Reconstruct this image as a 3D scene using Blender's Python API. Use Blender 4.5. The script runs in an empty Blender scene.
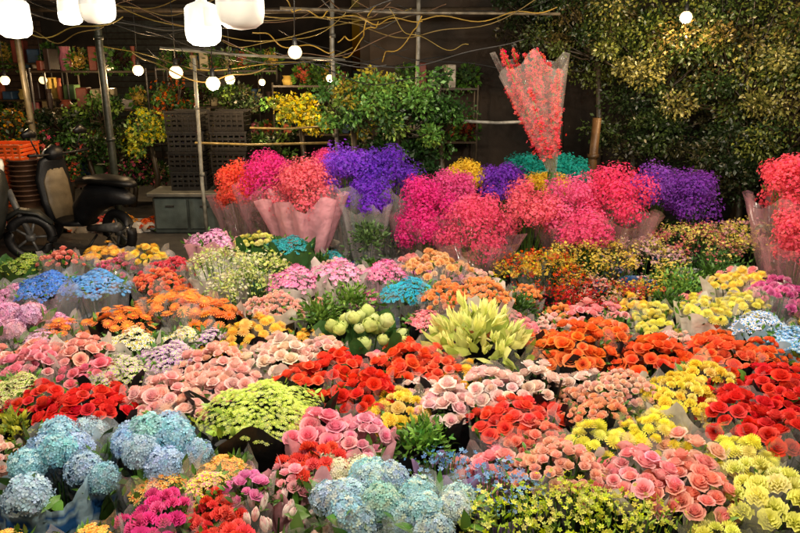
import bpy, math, random
import numpy as np
SEED=7
rng=np.random.default_rng(SEED); random.seed(SEED)
pi=math.pi
# ------------------------------------------------------------------ camera
CAMZ=2.0; PITCH=math.radians(16.4); F=700.0
cam=bpy.data.cameras.new("camera"); co=bpy.data.objects.new("camera",cam)
bpy.context.collection.objects.link(co); bpy.context.scene.camera=co
co.location=(0,0,CAMZ); co.rotation_euler=(pi/2-PITCH,0,0)
cam.sensor_width=36; cam.lens=F/800*36; cam.clip_end=500; cam.clip_start=0.05
def ray(u,v):
    x=(u-400)/F; y=-(v-266.5)/F
    return np.array([x, math.cos(PITCH)+y*math.sin(PITCH), -math.sin(PITCH)+y*math.cos(PITCH)])
def atY(u,v,Y):
    d=ray(u,v); t=Y/d[1]; return np.array([0,0,CAMZ])+d*t, t
def atZ(u,v,z):
    d=ray(u,v); t=(z-CAMZ)/d[2]; return np.array([0,0,CAMZ])+d*t, t
def hx(h):
    h=h.lstrip('#'); c=np.array([int(h[i:i+2],16)/255 for i in (0,2,4)])
    return np.where(c<=0.04045,c/12.92,((c+0.055)/1.055)**2.4)
# ------------------------------------------------------------------ materials
def newmat(name):
    m=bpy.data.materials.new(name); m.use_nodes=True
    return m,m.node_tree.nodes,m.node_tree.links,m.node_tree.nodes['Principled BSDF']
def vcmat(name,rough=.6,spec=.3,trans=0.0,nscale=40,namt=.25,bump=0,bscale=30,clear=0,simple=False):
    m,n,l,b=newmat(name)
    a=n.new('ShaderNodeAttribute'); a.attribute_name='Col'; csock=a.outputs['Color']
    tc=n.new('ShaderNodeTexCoord')
    if namt>0:
        nz=n.new('ShaderNodeTexNoise'); nz.inputs['Scale'].default_value=nscale; nz.inputs['Detail'].default_value=1
        l.new(tc.outputs['Object'],nz.inputs['Vector'])
        mr=n.new('ShaderNodeMapRange'); mr.inputs[1].default_value=.3; mr.inputs[2].default_value=.7
        mr.inputs[3].default_value=1-namt; mr.inputs[4].default_value=1+namt
        l.new(nz.outputs['Fac'],mr.inputs[0])
        vm=n.new('ShaderNodeVectorMath'); vm.operation='SCALE'
        l.new(csock,vm.inputs[0]); l.new(mr.outputs[0],vm.inputs['Scale']); csock=vm.outputs[0]
    out=n['Material Output']
    if simple:
        n.remove(b); b=n.new('ShaderNodeBsdfDiffuse'); l.new(csock,b.inputs['Color'])
    else:
        l.new(csock,b.inputs['Base Color'])
        b.inputs['Roughness'].default_value=rough; b.inputs['Specular IOR Level'].default_value=spec
    if bump:
        n2=n.new('ShaderNodeTexNoise'); n2.inputs['Scale'].default_value=bscale; n2.inputs['Detail'].default_value=2
        l.new(tc.outputs['Object'],n2.inputs['Vector'])
        bp=n.new('ShaderNodeBump'); bp.inputs['Strength'].default_value=bump; bp.inputs['Distance'].default_value=.02
        l.new(n2.outputs['Fac'],bp.inputs['Height']); l.new(bp.outputs[0],b.inputs['Normal'])
    last=b.outputs[0]
    if trans>0:
        t=n.new('ShaderNodeBsdfTranslucent'); l.new(csock,t.inputs['Color'])
        mx=n.new('ShaderNodeMixShader'); mx.inputs[0].default_value=trans
        l.new(last,mx.inputs[1]); l.new(t.outputs[0],mx.inputs[2]); last=mx.outputs[0]
    if clear>0:
        t=n.new('ShaderNodeBsdfTransparent')
        mx=n.new('ShaderNodeMixShader'); mx.inputs[0].default_value=clear
        l.new(last,mx.inputs[1]); l.new(t.outputs[0],mx.inputs[2]); last=mx.outputs[0]
    l.new(last,out.inputs[0])
    return m
PETAL=vcmat('petal',trans=.3,namt=0,simple=True)
LEAF=vcmat('leaf',.4,.4,0,25,.0)
PAPER=vcmat('wrap_paper',.4,.45,.25,12,.15,bump=.6,bscale=14)
def cellomat():
    m,n,l,b=newmat('cellophane'); n.remove(b)
    a=n.new('ShaderNodeAttribute'); a.attribute_name='Col'
    d=n.new('ShaderNodeBsdfDiffuse'); l.new(a.outputs['Color'],d.inputs['Color'])
    g=n.new('ShaderNodeBsdfGlossy'); g.inputs['Roughness'].default_value=.16
    t=n.new('ShaderNodeBsdfTransparent')
    m1=n.new('ShaderNodeMixShader'); m1.inputs[0].default_value=.45
    l.new(d.outputs[0],m1.inputs[1]); l.new(g.outputs[0],m1.inputs[2])
    m2=n.new('ShaderNodeMixShader'); m2.inputs[0].default_value=.72
    l.new(m1.outputs[0],m2.inputs[1]); l.new(t.outputs[0],m2.inputs[2]); l.new(m2.outputs[0],n['Material Output'].inputs[0])
    return m
CELLO=cellomat()
HARD=vcmat('painted_surface',.45,.4,0,8,.3,bump=.1,bscale=60)
METAL=vcmat('worn_metal',.4,.5,0,14,.4,bump=.1,bscale=40)
MATS=[PETAL,LEAF,PAPER,CELLO,HARD,METAL]
def emis(name,col,s):
    m,n,l,b=newmat(name); b.inputs['Base Color'].default_value=(.8,.8,.8,1)
    b.inputs['Emission Color'].default_value=(*col,1); b.inputs['Emission Strength'].default_value=s
    return m
# ------------------------------------------------------------------ mesh builder
class T:
    def __init__(s,v,f,w=None):
        s.v=np.array(v,float); s.l=np.array([i for q in f for i in q],int); s.t=np.array([len(q) for q in f],int)
        s.w=np.zeros(len(s.v)) if w is None else np.array(w,float)
class MB:
    def __init__(s): s.V=[];s.L=[];s.T=[];s.C=[];s.M=[];s.n=0
    def raw(s,v,l,t,c,m):
        v=np.asarray(v,float); s.V.append(v); s.L.append(np.asarray(l)+s.n); s.T.append(np.asarray(t))
        c=np.asarray(c,float); c=np.broadcast_to(c,(len(v),3)) if c.ndim==1 else c
        s.C.append(c); s.M.append(np.full(len(t),m)); s.n+=len(v)
    def add(s,v,f,c,m):
        s.raw(v,[i for q in f for i in q],[len(q) for q in f],c,m)
    def inst(s,tp,pos,R,sc,ca,cb,m):
        pos=np.asarray(pos,float); N=len(pos)
        if N==0: return
        sc=np.asarray(sc,float); sc=np.full(N,sc) if sc.ndim==0 else sc
        sc3=sc[:,None,None] if sc.ndim==1 else sc[:,None,:]
        vv=tp.v[None]*sc3
        vv=np.einsum('nij,nkj->nki',R,vv)+pos[:,None,:]
        ca=np.broadcast_to(ca,(N,3)); cb=np.broadcast_to(cb,(N,3))
        cc=ca[:,None,:]*(1-tp.w)[None,:,None]+cb[:,None,:]*tp.w[None,:,None]
        if m==0: cc=cc*rng.uniform(.9,1.1,(N,len(tp.v),1))
        k=len(tp.v); off=(np.arange(N)*k)[:,None]
        s.raw(vv.reshape(-1,3),(tp.l[None]+off).ravel(),np.tile(tp.t,N),cc.reshape(-1,3),m)
    def build(s,name,loc=(0,0,0),smooth=True,mats=None,parent=None):
        me=bpy.data.meshes.new(name)
        V=np.concatenate(s.V)-np.asarray(loc,float); L=np.concatenate(s.L); Tt=np.concatenate(s.T); C=np.concatenate(s.C); M=np.concatenate(s.M)
        me.vertices.add(len(V)); me.vertices.foreach_set('co',V.ravel())
        me.loops.add(len(L)); me.loops.foreach_set('vertex_index',L)
        me.polygons.add(len(Tt)); st=np.concatenate([[0],np.cumsum(Tt)[:-1]])
        me.polygons.foreach_set('loop_start',st)
        for m in (mats or MATS): me.materials.append(m)
        me.polygons.foreach_set('material_index',M)
        me.polygons.foreach_set('use_smooth',np.full(len(Tt),smooth))
        me.update(calc_edges=True)
        a=me.color_attributes.new('Col','FLOAT_COLOR','POINT')
        a.data.foreach_set('color',np.concatenate([np.clip(C,0,1),np.ones((len(C),1))],1).ravel())
        o=bpy.data.objects.new(name,me); bpy.context.collection.objects.link(o); o.location=loc
        if parent: o.parent=parent
        return o
    def tube(s,pts,rad,c,m,n=8,cap=True):
        pts=[np.asarray(p,float) for p in pts]; N=len(pts)
        if np.ndim(rad)==0: rad=[rad]*N
        v=[];f=[]
        for i,p in enumerate(pts):
            d=pts[min(i+1,N-1)]-pts[max(i-1,0)]; d=d/(np.linalg.norm(d)+1e-9)
            ref=np.array([0,0,1.]) if abs(d[2])<.9 else np.array([1.,0,0])
            x=np.cross(ref,d); x/=np.linalg.norm(x); y=np.cross(d,x)
            r=rad[i]; ra,rb=(r if np.ndim(r) else (r,r))
            for k in range(n):
                a=2*pi*k/n; v.append(p+x*math.cos(a)*ra+y*math.sin(a)*rb)
        for i in range(N-1):
            for k in range(n):
                f.append((i*n+k,i*n+(k+1)%n,(i+1)*n+(k+1)%n,(i+1)*n+k))
        if cap: f.append(tuple(range(n))[::-1]); f.append(tuple((N-1)*n+k for k in range(n)))
        s.add(v,f,c,m)
    def box(s,c0,size,c,m,rz=0,bev=.0):
        x,y,z=[a/2 for a in size]; b=min(bev,x*.9,y*.9,z*.9)
        if b<=0:
            v=[(sx*x,sy*y,sz*z) for sz in(-1,1) for sy in(-1,1) for sx in(-1,1)]
            f=[(0,2,3,1),(4,5,7,6),(0,1,5,4),(2,6,7,3),(0,4,6,2),(1,3,7,5)]
        else:
            def ring(px,py,pz,bb): return [(px-bb,-py,pz),(px,-py+bb,pz),(px,py-bb,pz),(px-bb,py,pz),(-px+bb,py,pz),(-px,py-bb,pz),(-px,-py+bb,pz),(-px+bb,-py,pz)]
            v=ring(x-b,y-b,-z,b*.3)+ring(x,y,-z+b,b)+ring(x,y,z-b,b)+ring(x-b,y-b,z,b*.3)
            f=[tuple(range(8))[::-1]]
            for r in range(3):
                for k in range(8): f.append((r*8+k,r*8+(k+1)%8,(r+1)*8+(k+1)%8,(r+1)*8+k))
            f.append(tuple(24+k for k in range(8)))
        cs,sn=math.cos(rz),math.sin(rz)
        v=[(c0[0]+a*cs-b2*sn,c0[1]+a*sn+b2*cs,c0[2]+d) for a,b2,d in v]
        s.add(v,f,c,m)
    def lathe(s,c0,prof,c,m,n=16,axis='z'):
        v=[];f=[]
        for r,z in prof:
            for k in range(n):
                a=2*pi*k/n
                p=(r*math.cos(a),r*math.sin(a),z)
                if axis=='x': p=(z,p[0],p[1])
                v.append((c0[0]+p[0],c0[1]+p[1],c0[2]+p[2]))
        for i in range(len(prof)-1):
            for k in range(n): f.append((i*n+k,i*n+(k+1)%n,(i+1)*n+(k+1)%n,(i+1)*n+k))
        s.add(v,f,c,m)
def nrm(a): return a/(np.linalg.norm(a,axis=-1,keepdims=True)+1e-9)
def rots(d,spin=None):
    d=nrm(np.asarray(d,float)); N=len(d)
    if spin is None: spin=rng.uniform(0,2*pi,N)
    ref=np.where(np.abs(d[:,2:3])<.95,np.array([[0,0,1.]]),np.array([[1.,0,0]]))
    x=nrm(np.cross(ref,d)); y=np.cross(d,x)
    c,s_=np.cos(spin)[:,None],np.sin(spin)[:,None]
    X=x*c+y*s_; Y=-x*s_+y*c
    return np.stack([X,Y,d],2)
# ------------------------------------------------------------------ flower templates
def cups(specs,ns=4,nt=3,seed=0):
    r_=np.random.default_rng(seed); V=[];Fc=[];W=[]
    for (n,off,rb,rt,z0,h,ang,curl,drop,wg,edge) in specs:
        for i in range(n):
            phi=2*pi*i/n+off+r_.uniform(-.1,.1); k0=len(V); hh=h*r_.uniform(.93,1.07)
            for a in range(ns+1):
                s=a/ns
                r=rb+(rt-rb)*s**.7+curl*s**4; z=z0+hh*s-drop*s**4
                half=ang*(.4+.6*math.sin(pi*(.12+.62*s)))
                for b in range(nt+1):
                    t=-1+2*b/nt; an=phi+t*half; rr=r*(1+.07*t)+.015
                    V.append((rr*math.cos(an),rr*math.sin(an),z-edge*t*t*s*hh)); W.append(min(1,max(0,wg+ .35*(1-s))))
            for a in range(ns):
                for b in range(nt):
                    q=k0+a*(nt+1)+b; Fc.append((q,q+1,q+nt+2,q+nt+1))
    return T(V,Fc,W)
ROSE=cups([(3,0,.02,.11,.1,.9,1.3,.0,0,1,.04),(3,.5,.05,.26,.1,.9,1.25,.03,0,.75,.06),(4,.2,.08,.42,.05,.86,1.0,.05,.0,.5,.09),(5,.7,.1,.62,0,.8,.85,.1,.07,.2,.13),(5,.1,.1,.78,-.05,.72,.8,.2,.16,.0,.18)],ns=3,nt=3,seed=1)
ROSE2=cups([(3,0,.02,.18,.1,.95,1.3,.0,0,.9,.05),(4,.5,.05,.38,.1,.92,1.05,.03,0,.45,.08),(5,.2,.1,.6,0,.86,.85,.08,.05,.15,.13),(5,.7,.1,.75,-.1,.8,.75,.15,.12,.0,.18)],ns=3,nt=2,seed=2)
TULIP=cups([(3,0,.15,.42,0,1.7,1.1,-.28,0,.6,.32),(3,1.05,.15,.48,0,1.65,1.05,-.22,0,.0,.34)],ns=6,nt=4,seed=3)
BUD=cups([(3,0,.1,.3,0,2.2,1.1,-.26,0,.2,.3),(3,1.05,.1,.4,0,2.0,.8,.1,.1,.0,.5)],ns=5,nt=2,seed=4)
POD=cups([(4,0,.3,.75,-.3,1.3,.95,-.6,0,.3,.1),(4,.8,.3,.9,-.5,1.35,.95,-.55,.05,.1,.12),(5,.3,.3,1.0,-.6,1.2,.8,-.25,.05,0,.14)],ns=6,nt=4,seed=5)
def floret(n,cup=.25,seed=0,wide=.75):
    V=[(0,0,0)];Fc=[];W=[1]
    for i in range(n):
        a=2*pi*i/n; d=wide*pi/n
        k=len(V)
        V+= [(.65*math.cos(a-d),.65*math.sin(a-d),cup*.6),(1.0*math.cos(a),1.0*math.sin(a),cup),(.65*math.cos(a+d),.65*math.sin(a+d),cup*.6)]
        W+=[.1,0,.1]; Fc.append((0,k,k+1,k+2))
    return T(V,Fc,W)
def hydfl():
    V=[(0,0,0)];Fc=[];W=[1]
    for i in range(4):
        a=2*pi*i/4; k=len(V)
        for (r,da,z) in ((.45,-.62,.06),(.85,-.5,.16),(1.02,0,.2),(.85,.5,.16),(.45,.62,.06)):
            V.append((r*math.cos(a+da),r*math.sin(a+da),z+.03*i)); W.append(0 if r>.5 else .4)
        Fc.append((0,k,k+1,k+2)); Fc.append((0,k+2,k+3,k+4))
    return T(V,Fc,W)
FL4=hydfl(); FL5=floret(5,.45,wide=.8)
def daisy(n=14,layers=2,cr=.25,up=.25):
    V=[];Fc=[];W=[]
    for L in range(layers):
        rl=1-.25*L*(2/layers if layers>2 else 1)
        for i in range(n):
            a=2*pi*(i+.5*L)/n; d=pi/n*.85; k=len(V)
            for (r,z,hw) in ((.12,.05+.1*L,.4),(.6*rl,.12+up*L,.95),(rl,.06+up*1.5*L,.6)):
                V+=[(r*math.cos(a)-hw*d*r*math.sin(a),r*math.sin(a)+hw*d*r*math.cos(a),z),(r*math.cos(a)+hw*d*r*math.sin(a),r*math.sin(a)-hw*d*r*math.cos(a),z)]
                W+=[.5 if r<.2 else .12*L]*2
            Fc+=[(k,k+1,k+3,k+2),(k+2,k+3,k+5,k+4)]
    k=len(V); m=8
    for i in range(m): a=2*pi*i/m; V.append((cr*math.cos(a),cr*math.sin(a),.22)); W.append(1)
    V.append((0,0,.36)); W.append(1)
    for i in range(m): Fc.append((k+i,k+(i+1)%m,k+m))
    return T(V,Fc,W)
DAISY=daisy(); POMP=daisy(14,5,.1,.13); SMALLD=daisy(8,1,.35)
def carn(seed=0):
    r_=np.random.default_rng(seed); V=[];Fc=[];W=[]
    n=20
    for L,(R0,z1) in enumerate(((1,.25),(.85,.5),(.62,.75),(.36,.92))):
        k=len(V)
        for j,(r,z) in enumerate(((.06,.0+.12*L),(R0*.6,z1*.75),(R0,z1))):
            for i in range(n):
                a=2*pi*i/n; rr=r*(1+(r_.uniform(-.12,.12) if j==2 else 0)); zz=z+((-1)**i*.09*j if j else 0)+ (r_.uniform(-.06,.06) if j==2 else 0)
                V.append((rr*math.cos(a),rr*math.sin(a),zz)); W.append([.8,.35,0][j])
        for j in range(2):
            for i in range(n): Fc.append((k+j*n+i,k+j*n+(i+1)%n,k+(j+1)*n+(i+1)%n,k+(j+1)*n+i))
    return T(V,Fc,W)
CARN=carn()
def leaf(wd=.2,bend=.25):
    V=[(0,0,0)];W=[.4]
    for s,h in ((.3,wd),(.65,wd*.85)):
        for t in (-1,0,1): V.append((t*h,bend*s*s-(.0 if t else .06),s)); W.append(.3 if t else 0)
    V.append((0,bend,1)); W.append(.2)
    return T(V,[(0,2,1),(0,3,2),(1,2,5,4),(2,3,6,5),(4,5,7),(5,6,7)],W)
LEAFT=leaf(); LEAFW=leaf(.3,.3); LEAFN=leaf(.1,.3)
LEAFS=T([(0,0,0),(-.28,.03,.5),(0,.16,1),(.28,.03,.5)],[(0,1,2),(0,2,3)],[.3,0,0,.2])
G_D=hx('2c4a1c'); G_M=hx('4f7a2a'); G_L=hx('8fae3e')
def jit(c,N,a=.16,h=.04):
    c=np.asarray(c,float)
    k=rng.uniform(1-a,1+a,(N,1)); return np.clip(c*k+rng.normal(0,h,(N,3))*c.mean(),0,1)
def disk(N,rx,ry,ja=.25):
    i=np.arange(N)+.5; r=np.sqrt(i/N); a=i*2.399963+rng.uniform(0,6)
    sp=1/np.sqrt(N)
    x=r*np.cos(a)+rng.normal(0,ja*sp,N); y=r*np.sin(a)+rng.normal(0,ja*sp,N)
    rho=np.sqrt(x*x+y*y)
    lob=1+.11*np.sin(3*np.arctan2(y,x)+rng.uniform(0,6))+.07*np.sin(5*np.arctan2(y,x)+rng.uniform(0,6))
    return x*lob*rx,y*lob*ry,np.minimum(rho,1.15)
WR={'black':(hx('17171a'),2),'white':(hx('e4e1da'),2),'pink':(hx('f4b4c2'),2),'kraft':(hx('b08a58'),2),'green':(hx('3f6a34'),2),
    'clear':(hx('fafcfc'),3),'clearpink':(hx('fcc0cc'),3),'blue':(hx('a8cce0'),2),'lilac':(hx('b79ad0'),2),'news':(hx('b9b8b0'),2),'grey':(hx('5a5f66'),2)}
def wrapper(mb,c,rx,ry,zt,zb,rb,kind,ruf=.10,n=44,rows=6,bands=None):
    col,m=WR[kind]; v=[];C=[]
    ph=rng.uniform(0,6,5); pk=rng.normal(0,1,n); pk=(pk+np.roll(pk,1)+np.roll(pk,-1))/3; p2=rng.normal(0,1,(rows+1,n))
    for j in range(rows+1):
        s=j/rows
        for k in range(n):
            a=2*pi*k/n
            rr=(rb+(1-rb)*s**.8)*(1+ruf*s*(math.sin(9*a+ph[0])*.5+math.sin(5*a+ph[1])*.5+.5*math.sin(14*a+ph[2]))+ .06*s*pk[k]+.022*p2[j,k])
            z=zb+(zt-zb)*s+ (s**4)*(.03*math.sin(4*a+ph[3])+.025*math.sin(7*a+ph[4])+.03*pk[k])
            v.append((c[0]+rx*rr*math.cos(a),c[1]+ry*rr*math.sin(a),z))
            cc=col
            if bands and j in bands and (k//3)%3: cc=hx('2f6ab0')
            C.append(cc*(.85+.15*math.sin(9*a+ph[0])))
    f=[(j*n+k,j*n+(k+1)%n,(j+1)*n+(k+1)%n,(j+1)*n+k) for j in range(rows) for k in range(n)]
    mb.add(v,f,np.array(C),m)
def stems_leaves(mb,c,rx,ry,z,dens=1.0,col=G_M,sz=.07,zr=.06,out=.6):
    N=int(60*dens)
    a=rng.uniform(0,2*pi,N); r=np.sqrt(rng.uniform(.25,1.1,N))
    p=np.stack([c[0]+rx*r*np.cos(a),c[1]+ry*r*np.sin(a),z+rng.uniform(-zr,zr*.4,N)],1)
    d=np.stack([np.cos(a)*out,np.sin(a)*out,rng.uniform(.1,1,N)],1)+rng.normal(0,.3,(N,3))
    cc=jit(col,N,.35,.08)
    mb.inst(LEAFT,p,rots(d),rng.uniform(.7,1.3,N)*sz,cc,cc*.6,1)
    for k in range(8):
        a=rng.uniform(0,2*pi); q=rng.uniform(.2,.8)
        mb.tube([(c[0]+rx*.3*q*math.cos(a),c[1]+ry*.3*q*math.sin(a),.1),(c[0]+rx*q*math.cos(a),c[1]+ry*q*math.sin(a),z)],.004,G_D,1,n=4,cap=False)
def bucket(mb,c,r,h,col):
    mb.lathe((c[0],c[1],0),[(0.001,.012),(r*.75,.012),(r*.78,.0),(r*.97,h-.02),(r*1.05,h-.02),(r*1.05,h),(r*.95,h),(r*.93,h-.03),(r*.72,.03)],col,4,n=20)
NAMES={'rose':'rose_bouquet','rose2':'spray_rose_bouquet','hyd':'hydrangea_bouquet','carn':'carnation_bouquet','daisy':'gerbera_bouquet',
 'pomp':'chrysanthemum_bouquet','small':'daisy_bouquet','gyp':'babys_breath_bouquet','fill':'filler_flower_bunch','lily':'lily_bud_bouquet','tulip':'tulip_bouquet',
 'pod':'lotus_bud_bouquet','leafy':'leafy_greens_bunch','orchid':'orchid_bouquet'}
HR={'rose':.034,'rose2':.023,'carn':.030,'daisy':.036,'pomp':.032,'small':.015,'orchid':.024,'pod':.046}
TP={'rose':ROSE,'rose2':ROSE2,'carn':CARN,'daisy':DAISY,'pomp':POMP,'small':SMALLD,'orchid':FL5,'pod':POD}
occupied=[]
BUCK=[hx('1a1a1c'),hx('1a1a1c'),hx('d8d8d6'),hx('2e5f9e'),hx('3a3a3c'),hx('b0b4b6')]
def bouquet(kind,u,v,w,h,ca,cb=None,wrap=None,z=.5,Y=None,hr=None,H=None,asp=None,leafc=G_M):
    ca=hx(ca); cb=ca*.6 if cb is None else hx(cb)
    if not Y and kind not in('lily',): z=z+rng.uniform(-.02,.035)
    P,t=(atY(u,v,Y) if Y else atZ(u,v,z))
    if kind=='gyp': H=h*t/F
    place(kind,P,w/2*t/F*1.04,ca,cb,wrap,hr,H,asp if asp else float(np.clip(h/w*1.9,.78,1.15)),leafc)
def place(kind,P,R,ca,cb,wrap=None,hr=None,H=None,asp=.9,leafc=G_M):
    mb=MB(); rx=R; ry=R*asp; z=P[2]; c=P
    occupied.append((P[0],P[1],R,kind,ca,cb))
    if kind not in('leafy','lily','fill','gyp'): ca=ca+(1-ca)*.04
    if kind in TP:
        hr=(hr or HR[kind])*rng.uniform(.85,1.2); H=H or R*.5; tp=TP[kind]
        dens={'small':2.0,'orchid':2.3,'daisy':1.4,'rose':1.55,'rose2':1.5,'carn':1.25,'pomp':1.2,'pod':1.15}[kind]
        N=max(8,int(dens*rx*ry/(hr*hr)))
        x,y,rho=disk(N,rx*.97,ry*.97)
        p=np.stack([c[0]+x,c[1]+y,z-H*.5+H*(1-rho**2)+rng.normal(0,hr*.36,N)+.014*np.sin(x*28+y*17)],1)
        d=np.stack([x/rx*.65,y/ry*.65,np.ones(N)],1)+rng.normal(0,.2,(N,3))
        A=jit(ca,N,.12,.05); B=jit(ca*.3+cb*.7*.92,N,.15,.05)
        mixm=rng.uniform(0,.4,(N,1)); A=A*(1-mixm)+B*mixm
        pale=(rng.random((N,1))<.2)*.25; A=A*(1-pale)+np.array([.85,.78,.74])*pale*(1 if ca.min()>.12 else .25)+A*pale*(0 if ca.min()>.12 else .75)
        if kind in('daisy','small','pomp'): B=jit(cb,N,.15,.05)
        mb.inst(tp,p,rots(d),hr*rng.uniform(.75,1.2,N),A,B,0)
        stems_leaves(mb,c,rx*.97,ry*.97,z-H*.45,.45 if kind!='small' else .9,leafc,sz=.05,zr=.04)
        if kind in('small','rose2'): stems_leaves(mb,c,rx*.8,ry*.8,z+H*.15,.5,leafc,sz=.035,zr=.04)
        zw=z-H*.25
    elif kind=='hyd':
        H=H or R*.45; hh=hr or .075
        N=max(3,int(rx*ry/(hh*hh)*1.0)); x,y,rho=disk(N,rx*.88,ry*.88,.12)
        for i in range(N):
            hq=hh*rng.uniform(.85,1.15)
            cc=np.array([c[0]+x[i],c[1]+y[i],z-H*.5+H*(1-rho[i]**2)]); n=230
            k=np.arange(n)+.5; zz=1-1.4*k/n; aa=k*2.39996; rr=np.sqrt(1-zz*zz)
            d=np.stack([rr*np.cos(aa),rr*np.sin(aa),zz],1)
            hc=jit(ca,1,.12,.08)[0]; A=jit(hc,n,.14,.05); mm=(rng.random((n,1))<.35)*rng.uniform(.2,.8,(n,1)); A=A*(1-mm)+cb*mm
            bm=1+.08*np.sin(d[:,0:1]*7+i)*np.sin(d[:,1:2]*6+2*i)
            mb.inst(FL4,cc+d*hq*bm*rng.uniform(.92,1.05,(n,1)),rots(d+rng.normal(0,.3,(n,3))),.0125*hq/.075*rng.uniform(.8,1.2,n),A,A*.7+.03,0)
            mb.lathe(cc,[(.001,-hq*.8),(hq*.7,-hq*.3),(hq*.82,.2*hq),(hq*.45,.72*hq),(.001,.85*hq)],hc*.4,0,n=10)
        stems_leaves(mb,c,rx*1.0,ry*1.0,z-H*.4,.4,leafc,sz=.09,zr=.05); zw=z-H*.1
    elif kind=='gyp':
        Nl=34; d0=nrm(rng.normal(0,1,(Nl,3))); d0[:,2]=np.where(d0[:,2]<-.6,-d0[:,2],d0[:,2]); q=rng.uniform(.35,1,(Nl,1))**.5
        rl=R*.33; ax=np.array([rx-rl*.8,ry-rl*.8,max(H*.5-rl*.6,.05)])
        cen0=c+d0*q*ax*rng.uniform(.85,1.15,(Nl,1))
        n=135; cen=np.repeat(cen0,n,0); N=len(cen)
        d=nrm(rng.normal(0,1,(N,3))); rad=rl*np.repeat(rng.uniform(.7,1.15,(Nl,1)),n,0)*rng.uniform(.5,1.15,(N,1))
        p=cen+d*rad; dd=d+np.array([0,0,.3])
        lum=np.repeat(rng.uniform(.85,1.15,(Nl,1)),n,0)
        A=jit(ca,N,.2,.06)*lum; A=A+(1-A)*.02
        mb.inst(FL5,p,rots(dd+rng.normal(0,.3,(N,3))),.0115*rng.uniform(.6,1.25,N),A,jit(cb,N,.2,.05),0)
        for k in range(30):
            i=k; mb.tube([(c[0],c[1],z-H*.5-.3),cen0[i]*.8+c*.2],.003,G_M*.8,1,n=3,cap=False)
        if wrap:
            wrapper(mb,c,rx*.98,ry*.98,z-H*.12,max(.15,z-.75),.28,wrap,ruf=.2,n=60,rows=9)
            stems_leaves(mb,c,rx*.5,ry*.5,z-H*.6,1.2,G_D,sz=.07,zr=.2)
        else: stems_leaves(mb,c,rx*.6,ry*.6,z-H*.6,1.5,G_D,sz=.07,zr=.12)
        wrap=None
    elif kind=='fill':
        H=H or R*.6; hr=hr or .011
        N=int(rx*ry/(.012**2)*1.35)
        cl=100; th=rng.uniform(0,2*pi,cl); rr=np.sqrt(rng.uniform(0,1,cl))
        cx=np.stack([rx*rr*np.cos(th),ry*rr*np.sin(th),-H*.5+H*1.2*np.sqrt(np.clip(1-rr**2*.9,0,1))*rng.uniform(.6,1,cl)],1)
        pick=rng.integers(0,cl,N); p=np.array([c[0],c[1],z])+cx[pick]+rng.normal(0,.028,(N,3))*np.array([1,1,.7])
        sel=(rng.random(cl)<.5)[pick][:,None]
        A=np.where(sel,jit(ca,N,.25,.08),jit(cb,N,.25,.08))
        d=rng.normal(0,.6,(N,3))+np.array([0,0,1.])
        mb.inst(FL5,p,rots(d),hr*rng.uniform(.7,1.3,N),A,A*.6,0)
        M=int(N*.35); pick=rng.integers(0,cl,M); p=np.array([c[0],c[1],z-.03])+cx[pick]*np.array([1,1,.9])+rng.normal(0,.03,(M,3))
        cc=jit(leafc,M,.4,.1); mb.inst(LEAFN,p,rots(rng.normal(0,.6,(M,3))+np.array([0,0,1.])),.035*rng.uniform(.7,1.3,M),cc,cc*.6,1)
        for k in range(30):
            mb.tube([(c[0]+cx[k][0]*.5,c[1]+cx[k][1]*.5,z-H-.15),(c[0]+cx[k][0],c[1]+cx[k][1],z+cx[k][2])],.0025,G_M*.7,1,n=3,cap=False)
        zw=z-H*.35
    elif kind=='leafy':
        H=H or R*.6; N=int(480*(R/.2)**1.3)
        d=nrm(rng.normal(0,.6,(N,3))+np.array([0,0,.75])); q=rng.uniform(.3,1,(N,1))
        p=np.array([c[0],c[1],z-H*.8])+d*np.array([rx,ry,H*1.6])*q
        A=jit(ca,N,.3,.08); mm=rng.random((N,1)); A=A*(1-mm)+cb*mm
        mb.inst(LEAFT,p,rots(d+rng.normal(0,.4,(N,3))),.038*rng.uniform(.6,1.4,N),A,A*.6,1); zw=z-H*.4
    elif kind=='lily':
        N=int(44*(R/.3)); x,y,rho=disk(N,rx*.75,ry*.75)
        p=np.stack([c[0]+x,c[1]+y,z-.06+.1*(1-rho**2)+rng.normal(0,.03,N)],1); d=np.stack([x/rx*.8,y/ry*.8,np.ones(N)*.9],1)+rng.normal(0,.22,(N,3))
        A=jit(ca,N,.1,.03); mb.inst(BUD,p,rots(d),.052*rng.uniform(.6,1.15,N),A,jit(cb,N,.1,.03),0)
        M=int(N*2.4); x,y,rho=disk(M,rx*.85,ry*.85); p=np.stack([c[0]+x,c[1]+y,z-.12+.1*(1-rho**2)],1)
        d=np.stack([x/rx*.9,y/ry*.9,np.ones(M)*.7],1)+rng.normal(0,.35,(M,3)); mm=rng.random((M,1))**1.3; A=jit(ca,M,.15,.05)*mm+jit(cb*.7,M,.15,.05)*(1-mm)
        mb.inst(LEAFW,p,rots(d),.115*rng.uniform(.6,1.3,M),A,A*.6,0); zw=z-.08; H=.2
    elif kind=='tulip':
        N=int(20*(R/.15)**1.5); x,y,rho=disk(N,rx*.9,ry*.9)
        p=np.stack([c[0]+x,c[1]+y,z-.05+.06*(1-rho**2)+rng.normal(0,.015,N)],1); d=np.stack([x/rx*.5,y/ry*.5,np.ones(N)],1)+rng.normal(0,.15,(N,3))
        mb.inst(TULIP,p,rots(d),.036*rng.uniform(.85,1.15,N),jit(ca,N,.08,.02),jit(cb,N,.1,.03),0)
        stems_leaves(mb,c,rx,ry,z-.05,.7,leafc,sz=.12,zr=.04); zw=z-.06; H=.1
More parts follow.
